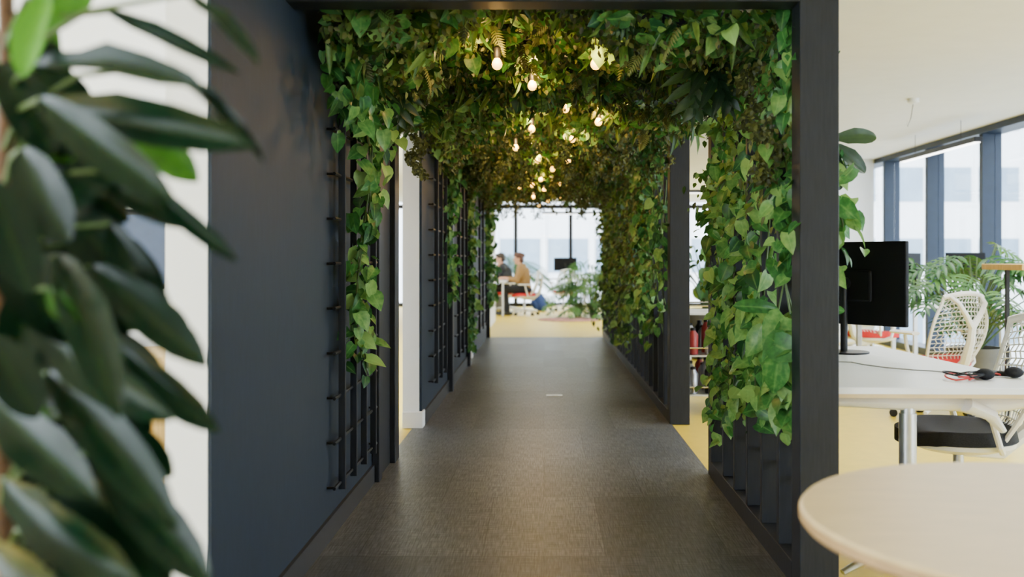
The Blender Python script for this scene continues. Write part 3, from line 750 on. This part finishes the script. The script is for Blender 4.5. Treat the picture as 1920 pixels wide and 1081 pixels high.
# left nook
cab = thing('wooden_cabinet', (-1.55, 3.4, 0), 'oak veneer cabinet against the white wall', 'cabinet')
make('body', MB().bb(-.5, .30, -.2, .25, .06, .88), 'oak', cab, smooth=False, bevel=.004)
for i in range(2): make('door', MB().bb(-.48+i*.4, -.10+i*.38, -.222, -.2, .08, .86), 'oak', cab, smooth=False, bevel=.003)
make('plinth', MB().bb(-.48, .28, -.17, .23, 0, .06), 'blackm', cab, smooth=False)
tv = thing('wall_screen', (-1.75, 3.66, 1.22), 'dark wall screen with black bezel', 'screen')
make('bezel', MB().bb(-.5, .40, -.03, .03, -.13, .16), 'blackm', tv, smooth=False, bevel=.01)
make('display', MB().bb(-.48, .375, -.034, -.029, -.11, .14), 'tv', tv, smooth=False)

# ------------------------------------------------------------ small far items
make('rug', MB().lathe([(.62, 0), (.63, .006), (.61, .012), (.001, .012)], seg=48), 'rug', loc=(.50, 19.6, .001), label='round pink patterned rug on yellow floor', cat='rug')
bpk = thing('backpack', (-.10, 23.0, 0), 'blue backpack leaning on the yellow floor', 'backpack', .3)
rm = Matrix.Rotation(-.45, 3, 'Y')
make('body', MB().ell((0, 0, .20), (.16, .13, .25), rot=rm), 'bluefab', bpk)
make('pocket', MB().ell((-.12, 0, .15), (.08, .11, .13), rot=rm), 'bluefab', bpk)
for s in (-1, 1): make('strap', MB().tube([(-.06, s*.06, .42), (.14, s*.08, .36), (.21, s*.08, .18), (.16, s*.07, .06)], .014, 6, flat=.5), 'blackm', bpk)
make('floor_socket', MB().bb(-.07, .07, -.05, .05, 0, .004).bb(-.03, .03, -.02, .02, .004, .006), 'alu', loc=(.09, 8.7, .006), smooth=False, label='small metal floor socket cover on carpet', cat='floor socket')

# ------------------------------------------------------------ people (seated, facing -X)
def hand(mb, w, d, side):
    w = Vector(w); d = Vector(d).normalized(); s = Vector(side).normalized(); n = d.cross(s).normalized()
    mb.cap([w, w+d*.05, w+d*.085], [.024, .030, .028])
    for i, L_ in enumerate((.070, .080, .074, .058)):
        b = w+d*.085+s*(.027-.018*i); curl = n*(-.012 if n.z > 0 else .012)
        mb.cap([b, b+d*L_*.5+curl*.6, b+d*L_*.9+curl*2.4], [.0095, .0088, .0075], 8)
    b = w+d*.03+s*.028
    mb.cap([b, b+d*.03+s*.022, b+d*.06+s*.03], [.011, .010, .008], 8)
def person(loc, label, shirt, hairm, armL, armR, lean, hair_long, headtilt=0):
    b = MB(); hx = -.05-lean
    neck = (hx+.0, 0, 1.06); hc = Vector((hx-.045, 0, 1.20))
    b.cap([(0, 0, .56), (.0-lean*.3, 0, .72), (-.02-lean*.6, 0, .90), (hx+.02, 0, 1.0), neck, (hc.x+.01, 0, 1.12)], [.135, .12, .135, .10, .055, .052])
    ry = Matrix.Rotation(headtilt, 3, 'Y')
    def hp_(x, y, z): return hc+ry @ Vector((x, y, z))
    b.ell(hp_(.005, 0, .025), (.098, .076, .095)); b.ell(hp_(-.028, 0, -.045), (.060, .056, .070)); b.ell(hp_(-.07, 0, -.085), (.024, .028, .02))
    b.cap([hp_(-.088, 0, .02), hp_(-.113, 0, -.02)], [.009, .014], 8); b.ell(hp_(-.085, 0, -.052), (.016, .026, .010))
    b.ell(hp_(-.082, 0, .035), (.014, .055, .010))
    for s in (-1, 1): b.ell(hp_(.01, s*.077, -.008), (.018, .010, .032))
    legs = []
    for s in (-1, 1):
        L_ = [(0, s*.085, .56), (-.42, s*(.11), .54), (-.36-.08*(s > 0), s*.11, .10)]
        legs.append(L_); b.cap(L_, [.088, .056, .038]); b.cap([(L_[2][0]+.02, s*.11, .05), (L_[2][0]-.15, s*.11, .035)], [.036, .028])
    arms = []
    for s, A in ((-1, armR), (1, armL)):
        sh = (hx+.02, s*.175, .99); arms.append((sh, A[0], A[1]))
        b.cap([(hx+.02, s*.08, 1.0), sh, A[0], A[1]], [.06, .055, .038, .026]); hand(b, A[1], A[2], A[3])
    o = make('person', b, 'skin', loc=loc, label=label, cat='person')
    r = o.modifiers.new('fuse', 'REMESH'); r.mode = 'VOXEL'; r.voxel_size = .006; r.use_smooth_shade = True
    r = o.modifiers.new('soft', 'SMOOTH'); r.iterations = 3; r.factor = .5
    def garment(name, mb, m, vs=.011):
        g_ = make(name, mb, m, o); r = g_.modifiers.new('fuse', 'REMESH'); r.mode = 'VOXEL'; r.voxel_size = vs; r.use_smooth_shade = True
        r = g_.modifiers.new('soft', 'SMOOTH'); r.iterations = 4; r.factor = .5
        return g_
    g = MB(); g.cap([(0.01, 0, .54), (-lean*.3, 0, .72), (-.015-lean*.6, 0, .90), (hx+.02, 0, 1.0)], [.155, .145, .155, .115])
    for (sh, el, wr), s in zip(arms, (-1, 1)):
        mid = tuple(Vector(el).lerp(Vector(wr), .55))
        g.cap([(hx+.02, s*.08, 1.0), sh, el, mid], [.085, .072, .056, .044])
    for s in (-1, 1): g.ell((-.02-lean*.6, s*.08, .86), (.125, .10, .14))
    garment('shirt', g, shirt)
    g = MB()
    for L_ in legs: g.cap([L_[0], L_[1], L_[2]], [.108, .072, .058])
    g.ell((.02, 0, .54), (.15, .17, .10)); garment('trousers', g, 'trou')
    for L_, s in zip(legs, (-1, 1)):
        k = MB(); k.cap([(L_[2][0]+.03, s*.11, .055), (L_[2][0]-.08, s*.11, .045), (L_[2][0]-.17, s*.11, .036)], [.046, .042, .034]); k.bb(L_[2][0]-.20, L_[2][0]+.07, s*.11-.04, s*.11+.04, 0.001, .03)
        garment('shoe', k, 'shoe', .008)
    h = MB(); h.ell(hp_(.022, 0, .050), (.103, .088, .092)); h.ell(hp_(.055, 0, -.005), (.062, .08, .08)); h.ell(hp_(-.045, 0, .095), (.055, .065, .035))
    if hair_long: h.ell(hp_(.10, 0, .06), (.05, .05, .05)); h.ell(hp_(.06, 0, -.05), (.05, .06, .05))
    garment('hair', h, hairm, .008)
    for s in (-1, 1): make('eye', MB().ell(hp_(-.083, s*.030, .012), (.008, .011, .008), 10, 6), 'blackm', o)
person((-.42, 21.3, 0), 'person in tan shirt seated typing at a desk', 'tan', 'hairred',
       ((-.20, .22, .76), (-.44, .14, .79), (-1, -.1, -.1), (0, -1, 0)), ((-.16, -.24, .74), (-.42, -.16, .79), (-1, .1, -.1), (0, 1, 0)), .03, True, -.12)
person((-.80, 22.4, 0), 'person in charcoal shirt resting chin on hand', 'charcoal', 'hair',
       ((-.26, .22, .78), (-.46, .12, .79), (-1, -.2, -.05), (0, -1, 0)), ((-.36, -.22, .80), (-.24, -.10, 1.00), (.3, .35, 1), (-1, 0, .2)), .09, False, -.2)

# ------------------------------------------------------------ light
w = bpy.data.worlds.new('world'); SC.world = w; w.use_nodes = True
bg = w.node_tree.nodes['Background']; bg.inputs[0].default_value = (.82, .91, 1.0, 1); bg.inputs[1].default_value = 13.0
def area(loc, rot, sx, sy_, e, col=(.96, .98, 1)):  # fill lamps added under the ceiling to brighten the interior, not real fixtures
    li = bpy.data.lights.new('fill_light', 'AREA'); li.shape = 'RECTANGLE'; li.size = sx; li.size_y = sy_; li.energy = e; li.color = col
    o = bpy.data.objects.new('fill_light', li); COL.objects.link(o); o.location = loc; o.rotation_euler = rot
area((-2.8, 2.2, H-.03), (0, 0, 0), .8, .8, 14)
area((3.0, 6.5, H-.03), (0, 0, 0), .4, 5, 120)
area((2.6, 19, H-.03), (0, 0, 0), 3, 5, 170)
area((-1.8, 21, H-.03), (0, 0, 0), 1.5, 4, 90)

cam = bpy.data.cameras.new('camera'); co = bpy.data.objects.new('camera', cam); COL.objects.link(co)
co.location = (0, 0, 1.2); co.rotation_euler = (pi/2, 0, 0)
cam.lens = 35; cam.sensor_width = 36; cam.shift_x = -60/1920; cam.shift_y = -55.5/1920
cam.clip_end = 300
cam.dof.use_dof = True; cam.dof.focus_distance = 4.9; cam.dof.aperture_fstop = 2.1
SC.camera = co
